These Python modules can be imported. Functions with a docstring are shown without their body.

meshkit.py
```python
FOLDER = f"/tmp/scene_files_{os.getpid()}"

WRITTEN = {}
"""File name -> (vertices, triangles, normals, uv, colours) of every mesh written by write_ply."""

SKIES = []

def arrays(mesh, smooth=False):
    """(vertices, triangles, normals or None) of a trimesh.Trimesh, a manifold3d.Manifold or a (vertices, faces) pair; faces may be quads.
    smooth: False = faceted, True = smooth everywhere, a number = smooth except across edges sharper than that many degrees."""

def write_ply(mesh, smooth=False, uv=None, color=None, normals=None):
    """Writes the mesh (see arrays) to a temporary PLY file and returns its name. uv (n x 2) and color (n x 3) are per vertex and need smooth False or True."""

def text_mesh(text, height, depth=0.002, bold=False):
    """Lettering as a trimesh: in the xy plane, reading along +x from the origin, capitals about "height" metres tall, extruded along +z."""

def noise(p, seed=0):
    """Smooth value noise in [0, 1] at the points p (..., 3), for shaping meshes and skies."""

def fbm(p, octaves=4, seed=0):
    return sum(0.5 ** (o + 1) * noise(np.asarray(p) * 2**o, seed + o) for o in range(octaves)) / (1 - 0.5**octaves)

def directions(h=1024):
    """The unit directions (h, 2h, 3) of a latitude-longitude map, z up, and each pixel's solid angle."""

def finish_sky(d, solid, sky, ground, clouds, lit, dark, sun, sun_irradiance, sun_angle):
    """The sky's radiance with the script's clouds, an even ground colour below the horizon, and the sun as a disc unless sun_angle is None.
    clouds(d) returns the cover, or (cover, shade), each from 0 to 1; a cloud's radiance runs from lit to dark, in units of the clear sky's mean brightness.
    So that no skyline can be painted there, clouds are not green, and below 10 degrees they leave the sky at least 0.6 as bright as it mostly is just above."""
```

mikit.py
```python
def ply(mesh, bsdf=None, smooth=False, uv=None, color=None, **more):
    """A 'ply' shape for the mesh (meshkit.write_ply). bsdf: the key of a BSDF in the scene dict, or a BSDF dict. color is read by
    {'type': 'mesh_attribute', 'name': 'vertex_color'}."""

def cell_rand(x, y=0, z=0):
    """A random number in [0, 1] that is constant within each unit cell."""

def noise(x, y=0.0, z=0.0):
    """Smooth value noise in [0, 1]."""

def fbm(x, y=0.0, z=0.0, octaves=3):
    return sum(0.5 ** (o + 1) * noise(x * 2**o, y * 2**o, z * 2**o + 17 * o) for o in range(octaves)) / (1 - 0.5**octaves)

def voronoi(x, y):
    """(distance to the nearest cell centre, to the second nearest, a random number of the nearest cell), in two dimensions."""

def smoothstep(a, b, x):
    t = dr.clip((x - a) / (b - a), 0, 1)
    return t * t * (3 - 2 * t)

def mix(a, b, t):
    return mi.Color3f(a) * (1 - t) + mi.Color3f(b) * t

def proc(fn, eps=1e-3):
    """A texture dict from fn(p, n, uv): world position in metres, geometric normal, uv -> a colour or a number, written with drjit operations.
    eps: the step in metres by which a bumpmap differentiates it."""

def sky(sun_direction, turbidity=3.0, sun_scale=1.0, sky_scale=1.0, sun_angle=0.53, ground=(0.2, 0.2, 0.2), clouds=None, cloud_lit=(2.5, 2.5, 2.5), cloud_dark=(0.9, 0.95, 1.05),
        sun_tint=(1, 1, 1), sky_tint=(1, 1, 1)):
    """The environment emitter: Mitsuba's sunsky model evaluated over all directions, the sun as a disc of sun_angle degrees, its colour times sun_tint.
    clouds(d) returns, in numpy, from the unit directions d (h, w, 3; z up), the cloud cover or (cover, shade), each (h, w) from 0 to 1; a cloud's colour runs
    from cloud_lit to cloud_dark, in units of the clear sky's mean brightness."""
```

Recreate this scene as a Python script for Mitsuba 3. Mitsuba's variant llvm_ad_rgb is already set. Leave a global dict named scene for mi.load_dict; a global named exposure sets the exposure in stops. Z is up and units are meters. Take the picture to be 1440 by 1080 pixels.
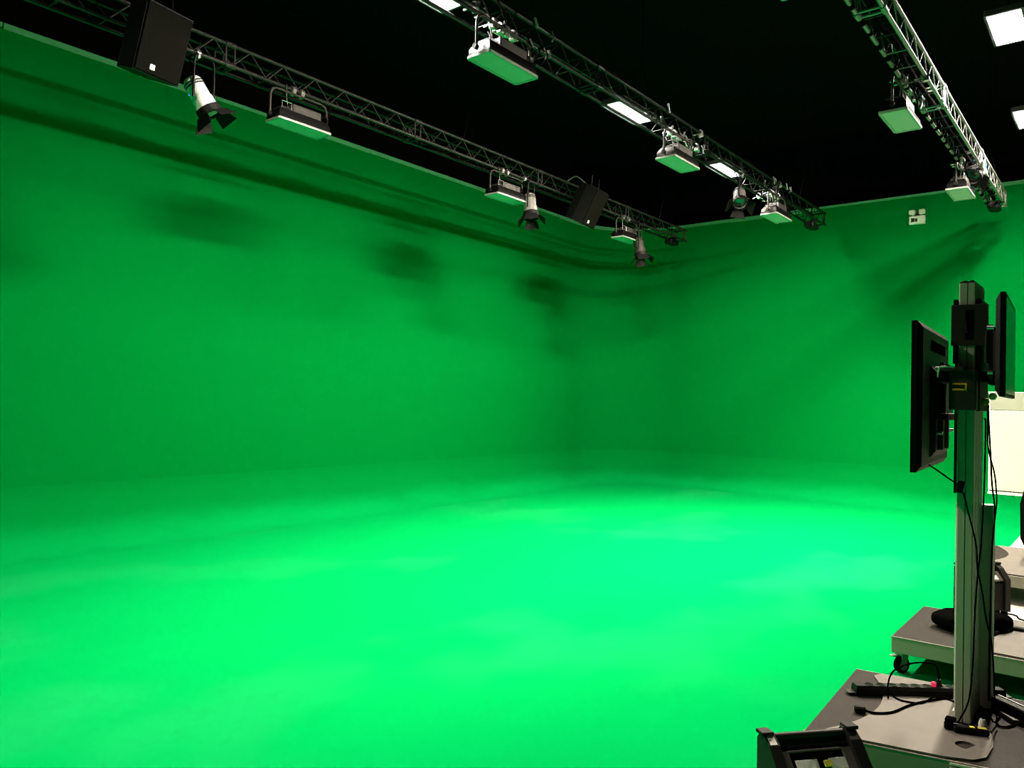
import math, random
import numpy as np
import trimesh
import mitsuba as mi
import mikit, meshkit
import drjit as dr
from shapely.geometry import Polygon, Point, box as sbox
from shapely import affinity

T = mi.ScalarTransform4f
rnd = random.Random(7)
scene, labels = {}, {}

# ------------------------------------------------------------------ camera, lights, exposure
YAW, PITCH, ROLL, FOCAL = math.radians(38.873), math.radians(1.0753), math.radians(1.3152), 1082.8
f_ = np.array([math.cos(YAW) * math.cos(PITCH), math.sin(YAW) * math.cos(PITCH), math.sin(PITCH)])
r_ = np.array([math.sin(YAW), -math.cos(YAW), 0.0])
u_ = np.cross(r_, f_)
up_ = -math.sin(ROLL) * r_ + math.cos(ROLL) * u_
EYE = np.array([0, 0, 1.7])
scene['camera'] = {'type': 'perspective', 'fov': math.degrees(2 * math.atan(720 / FOCAL)), 'fov_axis': 'x', 'near_clip': 0.05,
                   'to_world': T().look_at(origin=EYE.tolist(), target=(EYE + f_).tolist(), up=up_.tolist())}
exposure = -1.05
LAMP = (2000.0, 1730.0, 1380.0)          # radiance of the lit studio panels, the only light of the room
# ------------------------------------------------------------------ materials
def P(color, rough=0.5, metal=0.0, spec=0.5, **k):
    c = color if isinstance(color, dict) else {'type': 'rgb', 'value': list(color)}
    return {'type': 'twosided', 'b': {'type': 'principled', 'base_color': c, 'roughness': rough, 'metallic': metal, 'specular': spec, **k}}

def paint(p, n, uv):
    a = mikit.fbm(p.x * 0.5, p.y * 0.5, p.z * 0.5, 3)
    b = mikit.fbm(p.x * 3.1 + 5, p.y * 3.1, p.z * 3.1, 2)
    k = 0.95 + 0.07 * a + 0.03 * b
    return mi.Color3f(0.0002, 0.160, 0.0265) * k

def floorpaint(p, n, uv):
    a = mikit.fbm(p.x * 0.8, p.y * 0.8, 3.0, 3)
    b = mikit.fbm(p.x * 1.3 + 40, p.y * 6.0, 1.0, 3)
    worn = mikit.smoothstep(0.53, 0.74, mikit.fbm(p.x * 0.55 + 31, p.y * 0.8 + 12, 7.0, 4))
    scuff = mikit.smoothstep(0.66, 0.72, mikit.fbm(p.x * 7 + 2 * p.y, p.y * 9 - 3 * p.x, 2.0, 3))
    c = mi.Color3f(0.0006, 0.312, 0.070) * (0.93 + 0.10 * a + 0.04 * b)  # lighter than the wall green: stronger light on the floor is painted in
    return c + mi.Color3f(0.0036, 0.006, 0.012) * worn - mi.Color3f(0.0, 0.012, 0.003) * scuff * worn

def covelight(p, n, uv):
    # light gradient painted in: brighter floor green low, darker wall green higher up
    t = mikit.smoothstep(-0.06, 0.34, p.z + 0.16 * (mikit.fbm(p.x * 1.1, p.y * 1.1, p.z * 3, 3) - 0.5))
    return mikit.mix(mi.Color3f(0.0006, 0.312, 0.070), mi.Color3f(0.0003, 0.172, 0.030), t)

def creamfloor(p, n, uv):
    s = mikit.fbm(p.x * 60, p.y * 60, 0.0, 2)
    return mi.Color3f(0.50, 0.475, 0.43) * (0.75 + 0.35 * s)

def deckblack(p, n, uv):
    s = mikit.fbm(p.x * 90, p.y * 90, 0.0, 2)
    return mi.Color3f(0.020, 0.0165, 0.0135) * (0.75 + 0.5 * s)

def plategrey(p, n, uv):
    s = mikit.fbm(p.x * 9, p.y * 9, 0.0, 3)
    return mi.Color3f(0.125, 0.113, 0.10) * (0.9 + 0.2 * s)

MATS = {
    'm_green': {'type': 'twosided', 'b': {'type': 'diffuse', 'reflectance': mikit.proc(paint)}},
    'm_greenfloor': {'type': 'twosided', 'b': {'type': 'diffuse', 'reflectance': mikit.proc(floorpaint)}},
    'm_greencove': {'type': 'twosided', 'b': {'type': 'diffuse', 'reflectance': mikit.proc(covelight)}},
    'm_trimgreen': P((0.09, 0.32, 0.17), 0.7, 0, .2),
    'm_cream': P(mikit.proc(creamfloor), 0.6),
    'm_void': {'type': 'twosided', 'b': {'type': 'diffuse', 'reflectance': {'type': 'rgb', 'value': [0.004, 0.004, 0.0035]}}},
    'm_deck': P(mikit.proc(deckblack), 0.7, 0, 0.15),
    'm_plate': P(mikit.proc(plategrey), 0.6, 0, 0.3),
    'm_alu': P((0.50, 0.51, 0.47), 0.38, 0.85),
    'm_alumat': P((0.44, 0.45, 0.38), 0.5, 0.1, 0.3),
    'm_rail': P((0.29, 0.265, 0.225), 0.5, 0.1, 0.3),
    'm_case': P((0.014, 0.0135, 0.012), 0.5, 0, 0.15),
    'm_bay': P((0.11, 0.095, 0.09), 0.5, 0, 0.2),
    'm_truss': P((0.003, 0.003, 0.003), 0.2, 0.0, 0.25),
    'm_trussgrey': P((0.016, 0.0155, 0.015), 0.32, 0.0, 0.3),
    'm_trusslit': P((0.16, 0.15, 0.145), 0.28, 0.0, 0.8),  # lighter copy of the truss black: lamp light painted on the right truss
    'm_steel': P((0.62, 0.61, 0.60), 0.3, 0.9),
    'm_black': P((0.004, 0.004, 0.004), 0.5, 0, 0.12),
    'm_speaker': P((0.0018, 0.0018, 0.0012), 0.7, 0.0, 0.03),
    'm_blackgloss': P((0.004, 0.004, 0.005), 0.2, 0, 0.25),
    'm_blackmetal': P((0.004, 0.004, 0.004), 0.35, 0.0, 0.10),
    'm_darkgrey': P((0.026, 0.025, 0.021), 0.5, 0, 0.2),
    'm_screen': P((0.004, 0.005, 0.005), 0.22, 0.0, 0.10),
    'm_rubber': {'type': 'twosided', 'b': {'type': 'diffuse', 'reflectance': {'type': 'rgb', 'value': [0.003, 0.003, 0.003]}}},
    'm_white': P((0.80, 0.79, 0.75), 0.5),
    'm_board': P((0.62, 0.60, 0.52), 0.5),
    'm_boardstrip': P((0.34, 0.34, 0.28), 0.5),
    'm_diffuser': P((0.40, 0.40, 0.39), 0.7, 0, .1),
    'm_pale': P((0.30, 0.30, 0.28), 0.5, 0, .3),
    'm_grey': P((0.035, 0.033, 0.032), 0.45, 0, .2),
    'm_silver': P((0.20, 0.195, 0.19), 0.35, 0.3),
    'm_blue': P((0.02, 0.09, 0.22), 0.4),
    'm_yellow': P((0.72, 0.62, 0.06), 0.5),
    'm_orange': P((0.85, 0.36, 0.02), 0.5),
    'm_red': {'type': 'twosided', 'b': {'type': 'principled', 'base_color': {'type': 'rgb', 'value': [0.7, 0.05, 0.12]}, 'roughness': 0.3}},
    'm_exit': P((0.62, 0.64, 0.55), 0.5),
    'm_lens': P((0.02, 0.03, 0.03), 0.08, 0.0, 0.8),
    'm_wheel': P((0.30, 0.22, 0.15), 0.5),
    'm_galv': P((0.45, 0.46, 0.42), 0.42, 0.6),
}
scene.update(MATS)

# ------------------------------------------------------------------ mesh helpers
def hull(pts):
    return trimesh.convex.convex_hull(np.asarray(pts, float))

def bx(c, s, b=0.004):
    c, h = np.asarray(c, float), np.asarray(s, float) / 2
    b = min(b, h.min() * 0.45)
    pts = []
    for sx in (-1, 1):
        for sy in (-1, 1):
            for sz in (-1, 1):
                for k in range(3):
                    d = h - b
                    d[k] = h[k]
                    pts.append(c + np.array([sx, sy, sz]) * d)
    return hull(pts)

def cyl(p0, p1, r, n=12, r1=None):
    p0, p1 = np.asarray(p0, float), np.asarray(p1, float)
    z = (p1 - p0) / np.linalg.norm(p1 - p0)
    a = np.cross(z, [0, 0, 1] if abs(z[2]) < 0.9 else [1, 0, 0]); a /= np.linalg.norm(a)
    b = np.cross(z, a)
    t = np.arange(n) * 2 * math.pi / n
    ring = np.outer(np.cos(t), a) + np.outer(np.sin(t), b)
    r1 = r if r1 is None else r1
    v = np.vstack([p0 + ring * r, p1 + ring * r1, [p0], [p1]])
    i = np.arange(n); j = (i + 1) % n
    f = np.vstack([np.stack([i, j, j + n], 1), np.stack([i, j + n, i + n], 1), np.stack([j, i, i * 0 + 2 * n], 1), np.stack([i + n, j + n, i * 0 + 2 * n + 1], 1)])
    return trimesh.Trimesh(v, f, process=False)

def spline(pts, n=8):
    p = np.asarray(pts, float)
    q = np.vstack([2 * p[0] - p[1], p, 2 * p[-1] - p[-2]])
    out = []
    for k in range(1, len(q) - 2):
        for t in np.arange(n) / n:
            a, b, c, d = q[k - 1], q[k], q[k + 1], q[k + 2]
            out.append(0.5 * (2 * b + (c - a) * t + (2 * a - 5 * b + 4 * c - d) * t * t + (3 * b - a - 3 * c + d) * t ** 3))
    return np.array(out + [p[-1]])

def tube(pts, r, n=8, smooth=0):
    p = spline(pts, smooth) if smooth else np.asarray(pts, float)
    d = np.gradient(p, axis=0); d /= np.maximum(np.linalg.norm(d, axis=1, keepdims=True), 1e-9)
    a = np.cross(d[0], [0.31, 0.2, 0.93]); a /= np.linalg.norm(a)
    t = np.arange(n) * 2 * math.pi / n
    V = []
    for k in range(len(p)):
        a = a - d[k] * (a @ d[k]); a /= np.linalg.norm(a)
        b = np.cross(d[k], a)
        V.append(p[k] + r * (np.outer(np.cos(t), a) + np.outer(np.sin(t), b)))
    V = np.vstack(V + [p[:1], p[-1:]])
    i = np.arange(n); j = (i + 1) % n
    F = []
    m = len(p)
    for k in range(m - 1):
        F += [np.stack([i + k * n, j + k * n, j + (k + 1) * n], 1), np.stack([i + k * n, j + (k + 1) * n, i + (k + 1) * n], 1)]
    F += [np.stack([j, i, i * 0 + m * n], 1), np.stack([i + (m - 1) * n, j + (m - 1) * n, i * 0 + m * n + 1], 1)]
    return trimesh.Trimesh(V, np.vstack(F), process=False)

def prism(poly, h, z=0.0):
    g = poly if isinstance(poly, Polygon) else Polygon(poly)
    m = trimesh.creation.extrude_polygon(g, h, engine='earcut')
    m.apply_translation([0, 0, z])
    return m

def lathe(prof, n=20):
    prof = np.asarray(prof, float)
    t = np.arange(n) * 2 * math.pi / n
    v = np.vstack([np.stack([r * np.cos(t), r * np.sin(t), t * 0 + z], 1) for r, z in prof])
    i = np.arange(n); j = (i + 1) % n
    f = np.vstack([np.vstack([np.stack([i + k * n, j + k * n, j + (k + 1) * n], 1), np.stack([i + k * n, j + (k + 1) * n, i + (k + 1) * n], 1)]) for k in range(len(prof) - 1)])
    return trimesh.Trimesh(v, f, process=False)

def cat(*ms):
    return trimesh.util.concatenate([m for m in ms])

def rot(m, axis, deg, point=None):
    m = m.copy(); m.apply_transform(trimesh.transformations.rotation_matrix(math.radians(deg), axis, point)); return m

def mv(m, d):
    m = m.copy(); m.apply_translation(d); return m

# ------------------------------------------------------------------ scene helpers
used = {}
def key(base):
    k = used.get(base, -1) + 1
    used[base] = k
    return base if k == 0 else f'{base}_{k:03d}'

def put(parent, name, mesh, mat, smooth=35, to=None, label=None, **more):
    k = key(f'{parent}__{name}' if parent else name)
    d = dict(mesh) if isinstance(mesh, dict) else mikit.ply(mesh, mat, smooth=smooth)
    if isinstance(mesh, dict) and mat:
        d['bsdf'] = {'type': 'ref', 'id': mat}
    if to is not None:
        d['to_world'] = to
    d.update(more)
    scene[k] = d
    if label:
        labels[k] = {'label': label}
    return k

def thing(name, label, category, group=None):
    k = key(name)
    labels[k] = {'label': label, 'category': category}
    if group:
        labels[k]['group'] = group
    return k

def solo(name, mesh, mat, label, category, smooth=35, group=None, to=None):
    k = put(None, name, mesh, mat, smooth, to)
    labels[k] = {'label': label, 'category': category}
    if group:
        labels[k]['group'] = group
    return k

def struct(name, mesh, mat, label, smooth=False):
    k = put(None, name, mesh, mat, smooth)
    labels[k] = {'label': label, 'kind': 'structure'}
    return k

# ------------------------------------------------------------------ room
XB, YL, RC, COVE, WT, CEIL = 14.74, 9.0, 1.5, 0.66, 5.40, 6.8
XN, YR = -4.0, -4.0
YE = 1.175                               # where the green floor ends

def planpath(lo, hi):
    """Points and inward normals along the green wall: 0 = straight left wall, 1 = corner, 2 = back wall."""
    P_, N_ = [], []
    for x in np.linspace(XN, XB - RC, 12):
        P_.append((x, YL)); N_.append((0, -1))
    for a in np.linspace(0, math.pi / 2, 25)[1:-1]:
        P_.append((XB - RC + RC * math.sin(a), YL - RC + RC * math.cos(a))); N_.append((-math.sin(a), -math.cos(a)))
    for y in np.linspace(YL - RC, YR, 10):
        P_.append((XB, y)); N_.append((-1, 0))
    return np.array(P_[lo:hi]), np.array(N_[lo:hi])

def sweep(path, normal, prof):
    """prof: list of (inward offset, z)."""
    n, m = len(path), len(prof)
    v = np.array([[*(path[i] + normal[i] * o), z] for i in range(n) for o, z in prof])
    f = []
    for i in range(n - 1):
        for k in range(m - 1):
            a, b, c, d = i * m + k, i * m + k + 1, (i + 1) * m + k + 1, (i + 1) * m + k
            f += [[a, d, c], [a, c, b]]
    return trimesh.Trimesh(v, f, process=False)

NTOT = 12 + 23 + 10
MID = 12 + 12
coveprof = [(COVE - COVE * math.sin(a), COVE - COVE * math.cos(a)) for a in np.linspace(0, math.pi / 2, 17)]
wallprof = [(0, COVE), (0, 1.8), (0, 3.0), (0, WT)]
struct('floor', (np.array([[XN, YE, 0], [XB - .01, YE, 0], [XB - .01, YL - .01, 0], [XN, YL - .01, 0]]), np.array([[0, 1, 2, 3]])), 'm_greenfloor', 'chroma green painted studio floor')
struct('floor_right', (np.array([[6.6, YR, -.001], [XB, YR, -.001], [XB, YE, -.001], [6.6, YE, -.001]]), np.array([[0, 1, 2, 3]])), 'm_cream', 'pale speckled floor beyond the edge of the green floor')
struct('floor_front', (np.array([[XN, YR, -.0005], [6.6, YR, -.0005], [6.6, YE, -.0005], [XN, YE, -.0005]]), np.array([[0, 1, 2, 3]])), 'm_greenfloor', 'green floor in front of the nearest platform')
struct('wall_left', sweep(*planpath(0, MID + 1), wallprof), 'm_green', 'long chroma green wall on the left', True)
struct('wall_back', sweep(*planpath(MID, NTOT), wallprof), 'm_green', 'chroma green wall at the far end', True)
lip = 0.004
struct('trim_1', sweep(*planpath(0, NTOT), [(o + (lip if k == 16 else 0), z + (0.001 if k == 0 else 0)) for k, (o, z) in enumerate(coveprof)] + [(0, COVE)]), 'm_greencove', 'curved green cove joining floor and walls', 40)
struct('ceiling', (np.array([[XN - 1, YR - 1, CEIL], [XB + 1, YR - 1, CEIL], [XB + 1, YL + 1, CEIL], [XN - 1, YL + 1, CEIL]]), np.array([[0, 3, 2, 1]])), 'm_void', 'black studio ceiling')
for nm, a, b, lab in (('wall_left_upper', (XN - .5, YL + .45), (XB + .45, YL + .45), 'black wall above the green left wall'), ('wall_back_upper', (XB + .45, YL + .45), (XB + .45, YR), 'black wall above the green back wall'),
                      ('wall_right', (XB + .45, YR), (XN, YR), 'black side wall behind the camera right'), ('wall_front', (XN, YR), (XN, YL + .45), 'black wall behind the camera')):
    struct(nm, (np.array([[*a, 0], [*b, 0], [*b, CEIL], [*a, CEIL]], float), np.array([[0, 1, 2, 3]])), 'm_void', lab)
# pale edge strip along the top of the green wall: pieces of uneven height
k = 'trim_2'
labels[k] = {'label': 'pale green edge strip along the top of the green walls', 'kind': 'structure'}
full_p, full_n = planpath(0, NTOT)
cum = np.concatenate([[0], np.cumsum(np.linalg.norm(np.diff(full_p, axis=0), axis=1))])
def along(s):
    return np.array([np.interp(s, cum, full_p[:, 0]), np.interp(s, cum, full_p[:, 1])]), np.array([np.interp(s, cum, full_n[:, 0]), np.interp(s, cum, full_n[:, 1])])
s0 = 0.0
hs = [.045, .05, .04, .06, .035, .05, .065, .03, .05, .045]
kk = 0
while s0 < cum[-1] - 0.3:
    ln = rnd.uniform(0.9, 2.2)
    s1 = min(s0 + ln, cum[-1])
    pts = [along(s) for s in np.linspace(s0, s1 - 0.01, max(2, int(ln / 0.18)))]
    hgt = hs[kk % len(hs)]; kk += 1
    pp, nn = np.array([a for a, _ in pts]), np.array([b / np.linalg.norm(b) for _, b in pts])
    put(k, 'strip', sweep(pp, nn, [(0.002, WT - hgt), (0.018, WT - hgt), (0.018, WT + .012), (-0.05, WT + .012), (-.05, WT)]), 'm_trimgreen', 20)
    s0 = s1

# ------------------------------------------------------------------ box trusses
ZT, HT = 4.755, 0.195
UNIT = mikit.ply(cyl([0, 0, 0], [0, 0, 1], 0.0065, 8), 'm_truss', smooth=50)
UNITF = mikit.ply(cyl([0, 0, 0], [0, 0, 1], 0.012, 8), 'm_truss', smooth=50)
def between(p0, p1):
    p0, p1 = np.asarray(p0, float), np.asarray(p1, float)
    d = p1 - p0; L = np.linalg.norm(d); z = d / L
    a = np.cross(z, [0, 0, 1] if abs(z[2]) < 0.9 else [1, 0, 0]); a /= np.linalg.norm(a)
    m = np.eye(4); m[:3, 0], m[:3, 1], m[:3, 2], m[:3, 3] = a, np.cross(z, a), z * L, p0
    return T(m.tolist())

def truss(y0, y1, xa, xb, xvis, label, mat='m_truss', mat1='m_truss', bays=()):
    t = thing('box_truss', label, 'truss', 'box trusses under the ceiling')
    for y in (y0, y1):
        for z in (ZT, ZT + HT):
            put(t, 'chord', cyl([xa, y, z], [xb, y, z], 0.0175, 12), mat if y == y0 or z == ZT else mat1, 50)
    per = 0.376
    n = int((xb - xvis) / per)
    for i in range(n):
        x = xb - 0.06 - per * (i + 1)
        for y, mat_ in ((y0, mat), (y1, mat1)):
            if any(abs(x + per / 2 - .943 * q) < .45 for q in bays) and y == y1: continue
            put(t, 'brace', UNIT, mat_, to=between([x, y, ZT], [x + per / 2, y, ZT + HT]))
            put(t, 'brace', UNIT, mat_, to=between([x + per / 2, y, ZT + HT], [x + per, y, ZT]))
        if not any(abs(x - .92 * q) < .45 for q in bays):
            put(t, 'rung', UNIT, mat if i in (14, 15, 16) else mat1, to=between([x, y0, ZT], [x, y1, ZT]))
        put(t, 'rung', UNIT, mat1, to=between([x + per / 2, y0, ZT + HT], [x + per / 2, y1, ZT + HT]))
    x = xb - 0.05
    joints = [x] + [c for c in (1.44, 3.87, 6.30, 8.715, 11.15) if c > xvis]
    for c in joints:
        for dx in ((-.045, .045) if c != x else (0,)):
            for y in (y0, y1):
                put(t, 'joint_post', UNITF, mat, to=between([c + dx, y, ZT], [c + dx, y, ZT + HT]))
            for z in (ZT, ZT + HT):
                put(t, 'joint_bar', UNITF, mat, to=between([c + dx, y0, z], [c + dx, y1, z]))
        if c != x:
            for y in (y0, y1):
                for z in (ZT, ZT + HT):
                    put(t, 'coupler', cyl([c - .05, y, z], [c + .05, y, z], .026, 10), mat)
    for c in (2.6, 7.3, 12.6):
        if c > xvis - 2:
            put(t, 'hanging_cable', tube([[c, y0, ZT + HT + .015], [c, (y0 + y1) / 2, ZT + HT + .45], [c, (y0 + y1) / 2, CEIL - .005]], .005, 6), 'm_rubber')
            put(t, 'hanging_cable', tube([[c, y1, ZT + HT + .015], [c, (y0 + y1) / 2, ZT + HT + .45]], .006, 6), 'm_blackmetal')
    return t
TL = truss(6.60, 6.80, -1.0, 13.35, 0.6, 'black box truss running along the green left wall', 'm_trussgrey', 'm_trussgrey')
TM = truss(4.07, 4.27, 0.0, 13.40, 3.0, 'middle box truss carrying three bright lit lamps', bays=(4.30, 7.58, 10.25))
TR = truss(1.50, 1.692, 2.5, 13.60, 4.2, 'shiny box truss at the upper right, above the monitor column', 'm_trusslit')

for i, x in enumerate(np.arange(5.0, 13.2, .27)):      # black tape round the lower left chord of the right truss
    w = rnd.uniform(.04, .13)
    put(TR, 'tape_wrap', cyl([x, 1.692, ZT], [x + w, 1.692, ZT], .0215, 12), 'm_rubber', 50)
def loom(y, xa, xb, z, r, seed, label):
    rr = random.Random(seed)
    pts = []
    x = xa
    while x < xb:
        pts.append([x, y + rr.uniform(-.012, .012), z - rr.choice([0, 0, .012, .03])]); x += 0.22
    solo('truss_cable', tube(pts, r, 7, 3), 'm_rubber', label, 'cable', 60)
loom(6.70, 1.0, 13.2, ZT + .05, .016, 1, 'black cable loom lying inside the truss along the left wall')
loom(4.09, 3.4, 13.2, ZT + HT + .03, .022, 2, 'black cable loom lying on top of the middle truss')
loom(1.60, 4.6, 13.3, ZT + .05, .026, 3, 'thick black cable loom lying inside the upper right truss')

# ------------------------------------------------------------------ studio light panels
PL, PW = 0.60, 0.215
def rrect(l, w, r=0.02):
    return sbox(-l / 2 + r, -w / 2 + r, l / 2 - r, w / 2 - r).buffer(r, 4)
frame_mesh = prism(rrect(PL + .03, PW + .03).difference(rrect(PL - .012, PW - .012)), 0.022, 0)
panel_parts = {
    'housing': (hull([[sx * (PL / 2 - i), sy * (PW / 2 - i), z] for sx in (-1, 1) for sy in (-1, 1) for i, z in ((0, .018), (0, .075), (.03, .125))]), 'm_blackmetal'),
    'frame': (frame_mesh, 'm_pale'),
    'power_box': (bx([.05, 0, .165], [.34, .14, .085], .008), 'm_grey'),
    'handle': (tube([[-.25, -.07, .13], [-.25, -.07, .20], [-.14, -.07, .20], [-.14, -.07, .13]], .006, 6), 'm_steel'),
}
fins = cat(*[bx([-.25 + i * .018, 0, .135], [.006, .15, .03], .001) for i in range(6)])
panel_parts['heat_sink'] = (fins, 'm_grey')
PLYS = {n: mikit.ply(m, mt, smooth=35) for n, (m, mt) in panel_parts.items()}
DIFF = mikit.ply(bx([0, 0, .010], [PL - .01, PW - .01, .012], .003), 'm_diffuser', smooth=False)
EMIT = mikit.ply((np.array([[-PL / 2 + .008, -PW / 2 + .008, .003], [PL / 2 - .008, -PW / 2 + .008, .003], [PL / 2 - .008, PW / 2 - .008, .003], [-PL / 2 + .008, PW / 2 - .008, .003]]), np.array([[0, 3, 2, 1]])), 'm_diffuser', smooth=False)
yk = tube([[-.335, 0, .05], [-.335, 0, .26], [-.315, 0, .31], [-.27, 0, .33], [.27, 0, .33], [.315, 0, .31], [.335, 0, .26], [.335, 0, .05]], .012, 8)
YOKE = mikit.ply(yk, 'm_darkgrey', smooth=50)
KNOB = mikit.ply(cyl([-.0175, 0, .06], [.0175, 0, .06], .022, 10), 'm_black', smooth=35)
CLAMP = mikit.ply(cat(bx([0, 0, -.02], [.045, .06, .05], .008), cyl([-.02, .0, .012], [.02, 0, .012], .034, 12), cyl([0, .03, .0], [0, .075, .0], .006, 6), bx([0, .08, 0], [.01, .035, .016], .003)), 'm_steel', smooth=35)

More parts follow.
